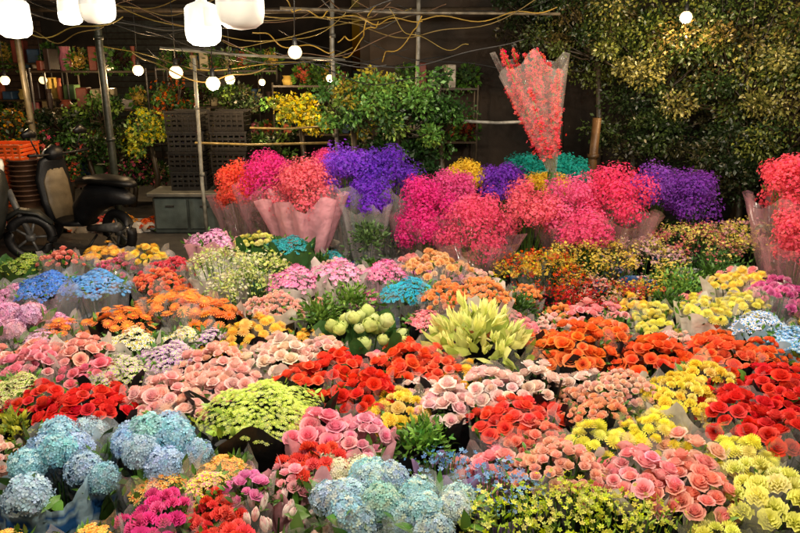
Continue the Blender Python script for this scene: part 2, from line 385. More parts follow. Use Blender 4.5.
    if wrap:
        wrapper(mb,c,rx*1.08,ry*1.08,zw+{'clear':.025,'white':.0,'black':-.01}.get(wrap,.0),max(.12,zw-.3),.6,wrap,ruf=.1)
    if z<1.4:
        br=min(R*.6,.15); bucket(mb,c,br,min(.3,z*.6),BUCK[rng.integers(len(BUCK))])
    mb.build(NAMES[kind],loc=(c[0],c[1],0))
# ------------------------------------------------------------------ stock list
MAG='fc3c9c';PURP='8c40d4';TEAL='20b0a8';YEL='ffdc48'
B=[]
def b(*a,**k): B.append((a,k))
b('gyp',240,190,54,56,'ff6c50','e04848','clearpink',Y=6.4)
b('gyp',272,180,74,58,'fc40a0','c82880','clearpink',Y=6.3)
b('gyp',303,190,76,60,'ff7c88','e0607c','pink',Y=5.9)
b('gyp',322,168,50,36,'ff60a8','c82880','clearpink',Y=6.6)
b('gyp',346,175,66,60,'9c50f0','6028b0','clear',Y=6.1)
b('gyp',388,178,72,64,'7e40dc','5018a0','clear',Y=6.2)
b('gyp',366,198,50,44,'8c40e4','5018a0','clear',Y=5.9)
b('gyp',424,206,64,66,MAG,'c02478','clearpink',Y=5.9)
b('gyp',422,236,58,50,'ff449c','b82070',None,Y=5.7)
b('gyp',452,194,58,50,'ff68ac','c83080',None,Y=6.2)
b('gyp',476,226,82,80,'ff6088','d04878','clearpink',Y=5.5)
b('gyp',468,176,46,30,YEL,'d8a020',None,Y=6.6)
b('gyp',500,182,52,40,PURP,'5820a0',None,Y=6.4)
b('gyp',526,172,52,34,TEAL,'087068',None,Y=6.7)
b('gyp',564,172,54,34,'28c0b8','087068',None,Y=6.7)
b('gyp',545,186,50,26,YEL,'d8a020',None,Y=6.35)
b('gyp',530,214,74,68,'ff7488','d85878',None,Y=5.75)
b('gyp',570,206,76,70,'ff70a8','d84c80','clearpink',Y=5.8)
b('gyp',612,202,84,82,'ff5080','d03068','clearpink',Y=5.75)
b('gyp',585,232,62,48,'ff6094','d84c80',None,Y=5.5)
b('gyp',655,194,60,56,'9c50cc','602898',None,Y=6.2)
b('gyp',694,198,70,60,'8c40bc','602898',None,Y=6.1)
b('gyp',788,190,70,78,'ff5c68','d84468','clearpink',Y=5.2)
b('gyp',800,236,62,66,'ff6a78','d84468','clearpink',Y=4.9)
b('leafy',370,235,50,40,'2f4a28','5a7a40',None,Y=5.6)
b('fill',540,272,90,60,'e8c850','dc5830','black',Y=5.0,leafc=G_D)
b('fill',590,258,86,60,'f4d868','e4c050',None,Y=5.25,leafc=G_D)
b('fill',565,304,70,44,'e03830','98202c','black',Y=4.55,leafc=G_D)
b('fill',600,298,80,48,'d03838','f4b8a8',None,Y=4.7,leafc=G_D)
b('fill',640,258,90,60,'f4e070','ecc0c8',None,Y=5.4,leafc=G_D)
b('fill',695,242,84,54,'f4e480','d87a80',None,Y=5.6,leafc=G_D)
b('fill',748,238,80,54,'f4e070','e0a4a8',None,Y=5.6,leafc=G_D)
b('fill',640,296,66,36,'ecc850','d06848',None,Y=4.8,leafc=G_D)
b('leafy',680,286,80,46,'3f7a34','8fb84a',None,Y=5.0)
b('leafy',720,266,70,36,'2f6a34','6f9a4a',None,Y=5.4)
b('leafy',610,328,50,24,'2f5a24','5f8a3a',None,z=.42)
b('pomp',742,282,62,18,'ffec70','f0c840','white',z=.55)
b('pomp',706,308,48,28,'f8f088','e0d448','white',z=.52)
b('pomp',742,304,46,24,'f8f088','e0d448','clear',z=.52)
b('carn',778,290,52,26,'ec78b8','c84090','clear',z=.58)
b('small',760,322,54,28,'f8fbff','58a0f4','blue',z=.54)
b('small',795,338,50,34,'60b8fa','f0f4fa','blue',z=.52)
b('small',212,238,50,22,'f098dc','fce0f4','pink',z=.6)
b('pomp',258,240,40,18,'dce468','f4e890','green',z=.6)
b('small',290,243,44,18,'38bccc','0f7880','green',z=.6)
b('fill',222,262,60,38,'e4e898','f4f4d0','white',z=.6,leafc=G_L)
b('fill',240,284,62,36,'dce88c','f4f0d0',None,z=.55,leafc=G_L)
b('fill',262,266,50,30,'dce88c','f0f0c8',None,z=.6,leafc=G_L)
b('orchid',294,276,52,38,'fc50b4','ffe8f6','white',z=.56)
b('orchid',338,270,52,28,'fc64bc','fff4fa','white',z=.56)
b('orchid',384,270,46,26,'f43ca4','ffdcf0','clear',z=.56)
b('carn',432,264,58,24,'ffcc94','fca858','clear',z=.58)
b('small',410,288,60,28,'40cce8','1898c8','clear',z=.55)
b('rose2',446,294,48,30,'ffbc80','f89848','clear',z=.56)
b('rose2',482,290,56,36,'ffb064','ffd098','white',z=.57)
b('leafy',322,312,60,40,'3f6a24','6f9438','black',z=.5)
b('leafy',350,298,56,26,'4f7a2c','7fa040',None,z=.5)
b('pod',362,328,78,38,'d4e08c','b8d070','green',z=.53,asp=.8)
b('small',425,318,40,22,'f07084','f4b8c0','black',z=.48)
b('lily',480,328,106,62,'f6f4a0','b8d05c','clear',z=.58)
b('small',25,262,46,22,'d0e060','6fa038','green',z=.55)
b('rose2',60,258,40,16,'ff907c','ffc4b8','clear',z=.6)
b('daisy',105,254,50,18,'ffb440','ffd860','clear',z=.6)
b('pomp',145,254,44,18,'ffe460','f8c038','clear',z=.6)
b('rose2',172,266,44,20,'fc6c80','e04860','clear',z=.55)
b('rose2',120,264,40,16,'f46c98','fcb4c8','clear',z=.56)
b('small',46,282,58,36,'5a9cf8','3f74dc','clear',z=.58)
b('small',95,280,62,36,'5cacfa','8cc4fc','clear',z=.58)
b('small',10,293,44,26,'e890cc','f8c4e8','clear',z=.56)
b('hyd',18,322,54,44,'f4b4d4','dcc0ec','clear',z=.52)
b('daisy',125,318,60,26,'ff7c38','ffb840','black',z=.5)
b('daisy',180,300,66,30,'ff8c3c','f8b050','clear',z=.54)
b('daisy',215,312,60,30,'ff9840','f06c28','black',z=.5)
b('pomp',258,330,70,26,'ffd860','f8b838','black',z=.48)
b('rose2',275,304,60,26,'ffd8cc','fcb8a8','white',z=.5)
b('rose2',158,280,50,22,'ff7c60','ffc080','clear',z=.52)
b('small',130,338,50,26,'f4f4ec','e8d850','white',z=.47)
b('small',118,368,60,36,'d8e890','c898e0','black',z=.47)
b('small',170,354,66,34,'d8a0e8','dff0b8','black',z=.47)
b('rose',35,362,56,32,'fcb8c8','f88ca4','clear',z=.5)
b('rose',78,350,56,32,'ffc8c0','f49c94','white',z=.5)
b('rose',92,372,50,28,'fca0b4','e8708c','clear',z=.48)
b('small',15,385,50,30,'ece4a8','a0c050','clear',z=.48)
b('rose',165,392,66,40,'ffd4d0','f8b4b4','clear',z=.5)
b('rose',216,362,72,40,'ffd8cc','fcb4a8','clear',z=.5)
b('rose',228,384,72,34,'ffd8d4','fcbcb8','clear',z=.48)
b('rose',178,412,60,26,'ffdcd4','fcbcb4','white',z=.47)
b('rose',282,356,62,34,'fce8dc','f4c8b8','white',z=.5)
b('rose',320,350,50,26,'fce0d8','f8c0b8','clear',z=.5)
b('rose',300,380,54,26,'ff7448','f05030','clear',z=.5)
b('rose',336,366,60,32,'fc5838','e43820','black',z=.5)
b('rose',366,390,64,38,'fa4028','d42818','clear',z=.5)
b('rose',405,363,56,32,'ff7444','f04c28','black',z=.5)
b('rose',438,370,50,28,'ff845c','f45c3c','clear',z=.5)
b('carn',398,408,60,36,'ffe454','f8c830','clear',z=.48)
b('pomp',462,376,40,20,'ffdc50','f4bc30','clear',z=.5)
b('rose',446,402,60,38,'ffece8','fcc8c8','black',z=.5)
b('rose',492,386,70,38,'fee8e4','fcc8c4','clear',z=.52)
b('rose',535,378,46,30,'feece4','f8ccc0','black',z=.5)
b('rose',512,418,80,40,'fc6854','e84838','clear',z=.5)
b('rose2',535,438,70,28,'ffb49c','f48878','clear',z=.5)
b('rose2',600,412,64,26,'ffccac','fca878','black',z=.48)
b('rose',580,342,70,44,'ff9440','fc7028','black',z=.52)
b('rose',604,330,40,26,'ffa054','fc7830','clear',z=.55)
b('rose',554,352,44,26,'ffa854','fc8038','clear',z=.5)
b('rose',655,354,70,34,'ff803c','f86028','black',z=.5)
b('rose',722,354,64,32,'ff8850','f86034','clear',z=.5)
b('rose',762,352,44,28,'ff8c48','fc6c2c','black',z=.5)
b('rose2',622,388,80,34,'ffe0d0','fcb8a4','clear',z=.5)
b('carn',682,394,70,46,'ffec5c','fcd038','white',z=.5)
b('carn',705,374,50,30,'ffe654','f8c430','clear',z=.52)
b('rose',735,410,76,44,'f83828','c81c14','clear',z=.5)
b('rose',780,380,66,34,'f83828','c82018','black',z=.5)
b('rose',785,404,60,32,'f43424','c01c14','clear',z=.5)
b('rose',780,432,70,32,'fa4838','d02c20','clear',z=.48)
b('pomp',648,434,66,30,'fff25c','ecdc38','clear',z=.48)
b('pomp',590,440,60,26,'fcf268','dce040','clear',z=.48)
b('rose2',558,464,100,42,'ffd4c0','fcb4a0','clear',z=.5)
b('rose',636,474,76,44,'ffc0c4','fc94a0','white',z=.48,hr=.036)
b('rose',688,486,90,50,'ffc0b0','fc9088','clear',z=.47,hr=.038)
b('rose',690,452,60,30,'ffd4c4','fcb0a0','clear',z=.48)
b('pomp',740,458,80,28,'f8f474','e0d848','white',z=.48)
b('carn',772,492,90,60,'f8f480','dce050','clear',z=.48,hr=.038)
b('rose',38,398,56,30,'fa4c38','d42c20','news',z=.5)
b('rose',85,408,94,38,'f83c2c','cc2018','black',z=.5)
b('hyd',72,444,80,38,'acd8f0','cce4f4','clear',z=.5)
b('hyd',152,448,96,60,'a4d0f0','c8e0f6','clear',z=.5,hr=.07)
b('hyd',54,464,88,44,'a0d0ea','d0e8f0',None,z=.49)
b('small',262,402,124,36,'bcd854','e4ec80','black',z=.58,hr=.014,leafc=G_L)
b('rose',318,430,62,34,'fcb0c4','f47ca0','pink',z=.48)
b('rose',360,434,62,38,'fcc4d4','f498b8','pink',z=.48)
b('carn',315,460,64,32,'fa5040','d8302c','pink',z=.48)
b('leafy',422,438,70,36,'3f7a2c','7fb040','black',z=.48)
b('fill',445,468,56,24,'90bce8','6898d0','lilac',z=.45)
b('fill',505,488,76,36,'7fb0e8','a0c8f4','lilac',z=.46)
b('hyd',380,496,110,56,'acd4ec','e4f0d0','clear',z=.48,hr=.062)
b('hyd',435,512,90,44,'b4dcec','ecf0d0','clear',z=.46,hr=.06)
b('hyd',340,506,60,40,'b0d8e8','f0ecd4','clear',z=.46,hr=.06)
b('hyd',345,472,60,32,'f8f2d8','e4e8b8','white',z=.44,hr=.055)
b('fill',510,520,100,44,'e8ec78','c4dc44','black',z=.46,leafc=G_L)
b('fill',570,510,100,44,'ecec78','ccdc48','black',z=.47,leafc=G_L)
b('fill',630,520,90,40,'ece870','c8d44c','black',z=.46,leafc=G_L)
b('small',160,484,60,28,'fcd060','f49048','clear',z=.46)
b('small',205,486,60,28,'f8e860','f490bc','clear',z=.46)
b('carn',155,514,60,36,'f444a0','c42878','clear',z=.46)
b('carn',212,512,64,36,'f84838','cc2418','clear',z=.46)
b('rose2',245,488,50,24,'f484cc','f8c8e4','clear',z=.46)
b('tulip',266,512,84,46,'fbf4ea','f4c0cc','clear',z=.46)
b('rose2',290,480,50,26,'f8a0b0','fcdcdc','pink',z=.45)
b('leafy',15,425,50,30,'4f7a2c','c8c840',None,z=.45)
for a,k in B: bouquet(*a,**k)
# more bunches standing lower in the gaps, same stock as their neighbours
main=list(occupied)
keep=[(atZ(235,446,.42)[0],.17),(atZ(55,505,.38)[0],.27),(atZ(5,505,.3)[0],.22)]
wk=['clear','black','white','clear','black','clear','black']
y=1.7
while y<6.2:
    x=-.62*y-.1
    while x<.62*y+.1:
        xx=x+rng.uniform(-.04,.04); yy=y+rng.uniform(-.04,.04)
        if all((xx-o[0])**2+(yy-o[1])**2>(o[2]*.66+.08)**2 for o in occupied) and not(yy>4.9 and xx<-1.2) and all((xx-q[0])**2+(yy-q[1])**2>r*r for q,r in keep):
            near=sorted(main,key=lambda o:(xx-o[0])**2+(yy-o[1])**2)[rng.integers(0,3)]
            kd=near[3]
            if kd in('gyp','fill','lily','leafy','tulip','pod'): kd,ca,cb=[('rose',hx('ffc0c4'),hx('f898a4')),('leafy',G_D,G_M),('pomp',hx('ffe460'),hx('f4c038')),('rose2',hx('ffe4dc'),hx('f8c0b4'))][rng.integers(4)]
            else: ca,cb=near[4],near[5]
            if kd=='hyd' : kd='small'
            place(kd,np.array([xx,yy,rng.uniform(.41,.46)]),rng.uniform(.11,.14),ca,cb,wk[rng.integers(len(wk))])
        x+=.15
    y+=.15
mb=MB(); N=5000
yy=rng.uniform(1.5,6.4,N); xx=rng.uniform(-.68,.68,N)*yy
k=~((yy>5.0)&(xx<-1.4)); yy=yy[k]; xx=xx[k]; N=len(yy)
A=jit(G_D*.9,N,.4,.1); mb.inst(LEAFT,np.stack([xx,yy,rng.uniform(.05,.26,N)],1),rots(rng.normal(0,.7,(N,3))+np.array([0,0,.8])),.11*rng.uniform(.6,1.4,N),A,A*.6,1)
mb.build('cut_foliage')
# ------------------------------------------------------------------ ground, walls
def surf(name,c1,c2,scale,rough=.8,bump=.3):
    m,n,l,bs=newmat(name)
    tc=n.new('ShaderNodeTexCoord'); nz=n.new('ShaderNodeTexNoise'); nz.inputs['Scale'].default_value=scale; nz.inputs['Detail'].default_value=8
    l.new(tc.outputs['Object'],nz.inputs['Vector'])
    cr=n.new('ShaderNodeValToRGB'); cr.color_ramp.elements[0].position=.35; cr.color_ramp.elements[1].position=.68
    cr.color_ramp.elements[0].color=(*c1,1); cr.color_ramp.elements[1].color=(*c2,1)
    l.new(nz.outputs['Fac'],cr.inputs[0]); l.new(cr.outputs[0],bs.inputs['Base Color']); bs.inputs['Roughness'].default_value=rough
    bp=n.new('ShaderNodeBump'); bp.inputs['Strength'].default_value=bump; bp.inputs['Distance'].default_value=.02
    l.new(nz.outputs['Fac'],bp.inputs['Height']); l.new(bp.outputs[0],bs.inputs['Normal'])
    return m
mb=MB(); mb.add([(-150,-150,0),(150,-150,0),(150,150,0),(-150,150,0)],[(0,1,2,3)],(1,1,1),0)
mb.build('ground',mats=[surf('asphalt',(.03,.03,.032),(.07,.066,.06),6,.55,.4)])
WALL=surf('old_plaster',(.012,.009,.007),(.045,.03,.02),1.5,.85,.4)
mb=MB()
mb.box((-9,15.2,3),(16,.3,6),(1,1,1),0)
mb.box((3.8,9.9,3),(8.4,.3,6),(1,1,1),0)
mb.box((-.4,12.6,3),(.3,5.0,6),(1,1,1),0)
o=mb.build('market_building',smooth=False,mats=[WALL])
mb=MB()
for i in range(22):
    mb.box((-4.9,15.02,.2+i*.12),(2.6,.03,.1),hx('2d3634'),5)
    mb.box((-8.6,15.02,.2+i*.12),(2.6,.03,.1),hx('3a2f28'),5)
mb.box((-4.9,14.98,2.95),(2.9,.2,.25),hx('33302c'),4); mb.box((-8.6,14.98,2.95),(2.9,.2,.25),hx('33302c'),4)
mb.build('roller_shutter',smooth=False,parent=o)
mb=MB(); v=[];f=[]
nx,ny=24,6
for j in range(ny+1):
    for i in range(nx+1):
        v.append((-8+16*i/nx, 7.4+2.4*j/ny, 3.05+.5*j/ny+.06*math.sin(i*1.3)+.04*math.sin(j*2+i)))
for j in range(ny):
    for i in range(nx): q=j*(nx+1)+i; f.append((q,q+1,q+nx+2,q+nx+1))
mb.add(v,f,hx('2a3a44'),2); mb.build('tarpaulin_awning')
# ------------------------------------------------------------------ poles / rails / racks
def W(u,v,Y): return atY(u,v,Y)[0]
def pole(name,u,v0,v1,Y,r,col,m=5):
    p1=W(u,v0,Y); p0=W(u,v1,Y); k=rng.uniform(-.02,.02)
    mb=MB(); H=p1[2]; mb.tube([(p0[0]-k,Y,0),(p0[0]+k,Y,H*.35),(p0[0]-k*.5,Y,H*.7),(p0[0]+.01,Y,H)],[r*1.05,r,r*.96,r*.93],col,m,n=10)
    for q in(.4,.75): mb.lathe((p0[0],Y,H*q),[(r*1.02,-.02),(r*1.3,-.02),(r*1.3,.02),(r*1.02,.02)],col*.6,m,n=10)
    mb.build(name)
pole('metal_pole',38,-40,175,9.0,.04,hx('4a4434'))
pole('metal_pole',119,-40,215,7.6,.04,hx('2c3028'))
pole('metal_pole',206,58,222,7.6,.02,hx('8a8a80'))
pole('metal_pole',335,-40,120,7.9,.025,hx('6a6a64'))
pole('metal_pole',417,-40,110,8.2,.024,hx('7a7a74'))
pole('wooden_post',592,118,170,6.9,.045,hx('5a4024'),4)
pole('metal_pole',630,60,190,7.4,.025,hx('4a4a40'))
def bar(name,u0,v0,u1,v1,Y0,Y1,r,col,m=5):
    a=W(u0,v0,Y0); c=W(u1,v1,Y1); mb=MB()
    mb.tube([a,a*.6+c*.4+np.array([0,0,-.02]),c],r,col,m,n=8); mb.build(name)
bar('rack_rail',160,48,345,60,7.6,7.9,.015,hx('7a7a70'))
bar('rack_rail',195,143,330,143,8.0,8.0,.014,hx('8a7848'))
bar('rack_rail',250,128,335,126,8.0,8.0,.012,hx('807040'))
bar('rack_rail',463,121,545,121,7.2,7.2,.016,hx('8a8a84'))
bar('roof_beam',-20,8,560,10,8.6,8.6,.035,hx('3a3228'))
bar('roof_beam',280,8,560,14,7.0,7.2,.014,hx('5a5448'))
def rack(x,y,w,h,n,stuff):
    mb=MB()
    for sx in(-1,1):
        for sy in(-1,1): mb.tube([(x+sx*w/2,y+sy*.2,0),(x+sx*w/2,y+sy*.2,h)],.015,hx('3a342c'),5,n=6)
    for k in range(n):
        z=.3+k*(h-.35)/(n-1); mb.box((x,y,z),(w,.42,.025),hx('3a2e20'),4)
        xx=x-w/2+.1
        while xx<x+w/2-.1:
            s=rng.uniform(.08,.2); hh=rng.uniform(.1,.34); col=hx(stuff[rng.integers(len(stuff))])*.6
            r_=rng.random()
            if r_<.25: mb.box((xx+s/2,y-.05,z+.014+hh/2),(s*.9,.25,hh),col,4,rz=rng.uniform(-.2,.2),bev=.01)
            elif r_<.5: mb.lathe((xx+s/2,y-.05,z+.014),[(.001,0),(s*.35,0),(s*.45,hh*.5),(s*.3,hh*.8),(s*.4,hh)],col,4,n=12)
            else:
                nn=110; d=nrm(rng.normal(0,1,(nn,3))); A=jit(col*1.5,nn,.3,.1)
                mb.inst(FL5,np.array([xx+s/2,y-.08,z+.18])+d*np.array([.13,.12,.15])*rng.uniform(.5,1,(nn,1)),rots(d),.028*rng.uniform(.6,1.2,nn),A,A*.5,0)
                A=jit(G_M*.7,nn,.4,.1); mb.inst(LEAFS,np.array([xx+s/2,y-.08,z+.14])+d*.13,rots(d),.08,A,A*.6,1)
            xx+=s+rng.uniform(.01,.1)
    mb.build('display_rack',smooth=False)
ST=['c8b890','8a3a28','3a5a7a','e0c060','5a7a4a','b0a8a0','d07050','f090a0','40302a','e8e0d0']
rack(-4.3,10.2,1.6,1.9,4,ST); rack(-2.6,10.8,1.6,1.9,4,ST); rack(-5.9,11.4,1.5,2.0,4,ST); rack(-1.2,10.4,1.2,1.7,3,ST); rack(.35,9.4,1.3,1.7,3,ST); rack(-6.9,12.9,1.6,1.9,3,ST); rack(-3.4,13,1.8,1.9,3,ST)
mb=MB()
def wire(a,c,sag,col,r):
    pts=[]; ph=rng.uniform(0,6,2)
    for i in range(23):
        s=i/22; p=a*(1-s)+c*s; p=p+np.array([0.03*math.sin(s*9+ph[0]),0.03*math.sin(s*14),-sag*4*s*(1-s)+.03*math.sin(s*13+ph[1])]); pts.append(p)
    mb.tube(pts,r,col,4,n=5,cap=False)
cols=[hx('1a1a1a'),hx('6a5a30'),hx('3a3a3a'),hx('7a6a30'),hx('5a4430'),hx('1a1a1a')]
for i in range(34):
    u0=rng.uniform(-20,420); v0=rng.uniform(-30,50); u1=u0+rng.uniform(60,260); Yw=rng.uniform(6.5,8.5)
    wire(W(u0,v0,Yw),W(u1,v0+rng.uniform(-35,35),Yw+rng.uniform(-.6,.6)),rng.uniform(.03,.3),cols[i%6],rng.uniform(.003,.007))
for (a_,c_) in (((280,0),(330,14)),((330,14),(420,18)),((420,18),(560,6)),((335,40),(380,20)),((380,60),(425,15)),((250,30),(335,50)),((345,60),(375,8))):
    wire(W(*a_,7.0),W(*c_,7.0),.05,hx('8a7028'),.006)
mb.build('overhead_cables')
# ------------------------------------------------------------------ bulbs
E_W=emis('bulb_glow_white',(1,.88,.62),5); E_Y=emis('bulb_glow_warm',(1,.66,.26),2.6)
GREYP=vcmat('bulb_plastic',.4,.5,.15,10,.08)
def bulb(P,r,power,warm=False,lit=True,cyl=False):
    P=np.array(P,float); mb=MB()
    if cyl:
        g=[(r*.99,-r*.05),(r*.98,-r*.45),(r*.9,-r*.8),(r*.6,-r*1.02),(.001,-r*1.1)]
        body=[(.001,r*1.75),(r*.25,r*1.75),(r*.3,r*1.3),(r*.8,r*1.1),(r*.95,r*.9),(r*.99,-.05*r)]
    else:
        g=[(r*.45,r*.8),(r*.8,r*.5),(r,0),(r*.9,-r*.45),(r*.55,-r*.85),(.001,-r)]
        body=[(.001,r*1.9),(r*.3,r*1.9),(r*.34,r*1.2),(r*.45,r*.8)]
    mb.lathe(P,g,hx('e8e8e4'),0,n=20); mb.lathe(P,body,hx('c8ccd0') if cyl else hx('2a2a2a'),1,n=20)
    mb.tube([P+np.array([0,0,r*1.7]),P+np.array([.01,0,r*1.7+.3]),P+np.array([0,0,max(r*1.7+.6,2.9-P[2])])],.005,hx('1a1a1a'),2,n=5)
    o=mb.build('hanging_bulb',loc=P,mats=[(E_Y if warm else E_W) if lit else GREYP,GREYP,HARD])
    if lit and power>0:
        L=bpy.data.lights.new('bulb_light','POINT'); L.energy=power; L.color=(1,.66,.33) if warm else (1,.85,.66); L.shadow_soft_size=r*.5
        lo=bpy.data.objects.new('bulb_light',L); bpy.context.collection.objects.link(lo); lo.parent=o; lo.location=(0,0,-r*1.65)
bulb(W(14,20,2.8),.062,0,cyl=True); bulb(W(70,12,3.2),.05,0,cyl=True); bulb(W(97,4,2.9),.068,0,lit=False,cyl=True); bulb(W(203,26,2.9),.07,25,cyl=True); bulb(W(240,2,2.7),.088,0,lit=False,cyl=True)
for (u,v,Y,r,pw) in ((213,83,6.5,.065,28),(295,52,6.2,.06,0),(138,70,8.0,.06,34),(176,72,7.6,.07,0),(230,79,7.8,.055,28),(5,80,8.5,.055,30),(330,78,8.3,.045,24),(686,17,6.6,.055,60),(43,80,11,.06,0),(110,68,11.5,.06,50),(262,82,9.5,.045,36)):
    bulb(W(u,v,Y),r,pw,warm=True)
for (x,y_,z_) in ((-1.7,1.5,2.75),(.2,1.1,2.8),(2.0,1.6,2.75),(-1.9,3.6,2.8),(.2,3.3,2.8),(2.3,3.7,2.8),(-.6,5.0,2.85),(2.2,5.0,2.85)):
    bulb((x,y_,z_),.07,122,cyl=True)
# ------------------------------------------------------------------ trees / shrubs
def shrub(name,P,crown,size,nl,cols,ls=.05,trunk=True,nclump=26,pot=None,flow=None,tc='30281c'):
    mb=MB(); P=np.array(P,float); crown=np.array(crown,float); size=np.array(size,float)
    d=nrm(rng.normal(0,1,(nclump,3))); cl=crown+d*size*rng.uniform(.25,1.0,(nclump,1))
    if trunk:
        mid=(P+crown)/2+np.array([.05,.02,0]); mb.tube([P,mid,crown-np.array([0,0,size[2]*.5])],[.045,.036,.028],hx(tc),4,n=8)
        for i in range(nclump):
            s=crown-np.array([0,0,size[2]*.55]); m_=(s+cl[i])/2+rng.normal(0,.05,3)
            mb.tube([s,m_,cl[i]],[.016,.010,.004],hx(tc),4,n=5,cap=False)
    pick=rng.integers(0,nclump,nl); cr=size.mean()*rng.uniform(.16,.4,nclump)
    dd=nrm(rng.normal(0,1,(nl,3))); p=cl[pick]+dd*(cr[pick]*rng.uniform(.1,1.15,nl)**.6)[:,None]*np.array([1,1,.75])
    base=np.array([cols[i] for i in rng.integers(0,len(cols),nclump)])[pick]
    A=base*rng.uniform(.45,1.5,(nl,1))
    mb.inst(LEAFS,p,rots(dd+rng.normal(0,.7,(nl,3))-np.array([0,0,.3])),ls*rng.uniform(.6,1.4,nl),A,A*.6,1)
    if flow:
        n=int(nl*.25); pick=rng.integers(0,nclump,n); dd=nrm(rng.normal(0,1,(n,3)))
        A=jit(hx(flow),n,.25,.08); mb.inst(FL5,cl[pick]+dd*(cr[pick])[:,None],rots(dd),.025*rng.uniform(.6,1.3,n),A,A*.6,0)
    if pot is not None:
        r=pot; mb.lathe((P[0],P[1],P[2]),[(.001,.0),(r*.7,0),(r*.95,r*1.2),(r*1.08,r*1.2),(r*1.08,r*1.4),(r*.95,r*1.4),(r*.9,r*1.2),(.001,r*1.15)],hx('9a7a50'),4,n=20)
    mb.build(name,loc=P)
OL=[hx('42501e'),hx('5c6428'),hx('2c3c18'),hx('6c6a34'),hx('223616'),hx('4e4420')]
GR=[hx('3f6a2c'),hx('5a8a3a'),hx('2a4a20'),hx('7a9a40')]
DK=[hx('24341a'),hx('1b2a14'),hx('30301a')]
def gz(u,v,Y):
    p=W(u,v,Y); return (p[0],p[1],0)
shrub('potted_tree',gz(600,150,7.6),W(600,25,7.6),(.75,.5,.6),9000,OL,.038,nclump=44)
shrub('potted_tree',gz(670,150,7.4),W(665,50,7.4),(.7,.5,.8),11000,OL,.038,nclump=50)
shrub('potted_tree',gz(745,150,7.1),W(740,60,7.1),(.75,.5,.9),13000,OL,.038,nclump=56)
shrub('potted_tree',gz(800,150,6.7),W(800,90,6.7),(.65,.5,.95),11000,OL,.038,nclump=50)
shrub('potted_tree',gz(737,200,6.8),W(742,160,6.9),(.7,.4,.35),7000,OL[:1]+DK,.042,pot=.22,nclump=40)
shrub('potted_tree',gz(655,200,7.2),W(655,130,7.2),(.65,.3,.45),7000,DK+OL[2:3],.042,nclump=40)
shrub('potted_tree',gz(560,150,8.6),W(560,20,8.6),(.8,.4,.7),6000,DK+OL[2:3],.045,nclump=40)
shrub('potted_shrub',gz(390,150,7.2),W(398,108,7.2),(.6,.4,.38),5200,GR,.045,nclump=34)
shrub('potted_shrub',gz(350,150,7.0),W(352,98,7.2),(.38,.3,.4),2400,GR+[hx('a89a30')],.045,nclump=26)
shrub('potted_shrub',gz(440,150,7.2),W(440,115,7.3),(.3,.3,.45),2400,[hx('2a4a20'),hx('3f6a2c')],.045,nclump=24)
shrub('potted_shrub',gz(400,150,7.4),W(400,150,7.4),(.7,.3,.3),3000,[hx('2a4a20'),hx('1f3a1c')],.06,nclump=24)
shrub('potted_shrub',gz(300,150,8.6),W(300,112,8.6),(.5,.3,.2),1500,[hx('8a9a30'),hx('c8b830')],.05,nclump=24,flow='e0c828')
shrub('potted_shrub',gz(150,150,9.0),W(150,132,9.0),(.4,.3,.3),1500,[hx('8a9a30'),hx('5a7a30')],.05,nclump=22,flow='d8c840')
for (u,v,fl) in ((10,130,'f0a030'),(35,150,'f06080'),(65,160,'ff7060'),(85,140,None),(60,120,None),(20,160,None),(130,170,'f07090'),(240,100,None),(175,100,'e87030'),(100,110,None),(120,145,None),(270,140,None)):
    shrub('flowering_plant',gz(u,v,9.8),W(u,v,9.8),(.45,.3,.3),1100,[c*.7 for c in GR]+DK,.055,nclump=20,flow=fl)
for i in range(9):
    u=20+i*17; place('daisy' if i%2 else 'rose',W(u,228+6*math.sin(i*2),8.4)+np.array([0,0,.05]),.2,hx(['ff6f6a','ffd83a','f080a0','ff8a2a','e8e8e0'][i%5]),hx('e05030'),'white')
# ------------------------------------------------------------------ gladiolus in cellophane
mb=MB(); base=W(552,172,6.2)
for i in range(26):
    q=(i*7)%26
    tgt=W(501+60*q/25,40+rng.uniform(0,50)+abs(q-12)*1.0,6.2+rng.uniform(-.14,.14))
    mb.tube([base+rng.normal(0,.02,3),tgt],.006,G_M,1,n=4)
    n=260; s=rng.uniform(.22,1,(n,1)); ax=nrm((tgt-base)[None])[0]
    p=base+(tgt-base)*s+rng.normal(0,.026,(n,3))*(1.35-s); A=jit(hx('fc6068'),n,.25,.08)
    mb.inst(FL5,p,rots(rng.normal(0,.7,(n,3))+ax),.018*rng.uniform(.6,1.3,n),A,A*.6,0)
v=[];nn=36;rows=8; tp=W(530,64,6.2)
for j in range(rows+1):
    s=j/rows; cc=base+(tp-base)*s
    for k in range(nn):
        a=2*pi*k/nn; q=(.04+.26*s)*(1+.1*math.sin(5*a)+.09*math.sin(11*a)*s); v.append(cc+np.array([math.cos(a)*q,math.sin(a)*q*.6,(.08*math.sin(3*a)+.05*math.sin(7*a))*s]))
f=[(j*nn+k,j*nn+(k+1)%nn,(j+1)*nn+(k+1)%nn,(j+1)*nn+k) for j in range(rows) for k in range(nn)]
GC=vcmat('clear_film',.12,1,0,12,.2,bump=.9,bscale=12,clear=.86)
mb.add(v,f,hx('f0e8e0'),6)
mb.tube([base,base*np.array([1,1,0])+np.array([0,0,.1])],.04,G_D,1); bucket(mb,base,.16,.4,hx('2a2a2c'))
mb.build('gladiolus_bouquet',mats=MATS+[GC])
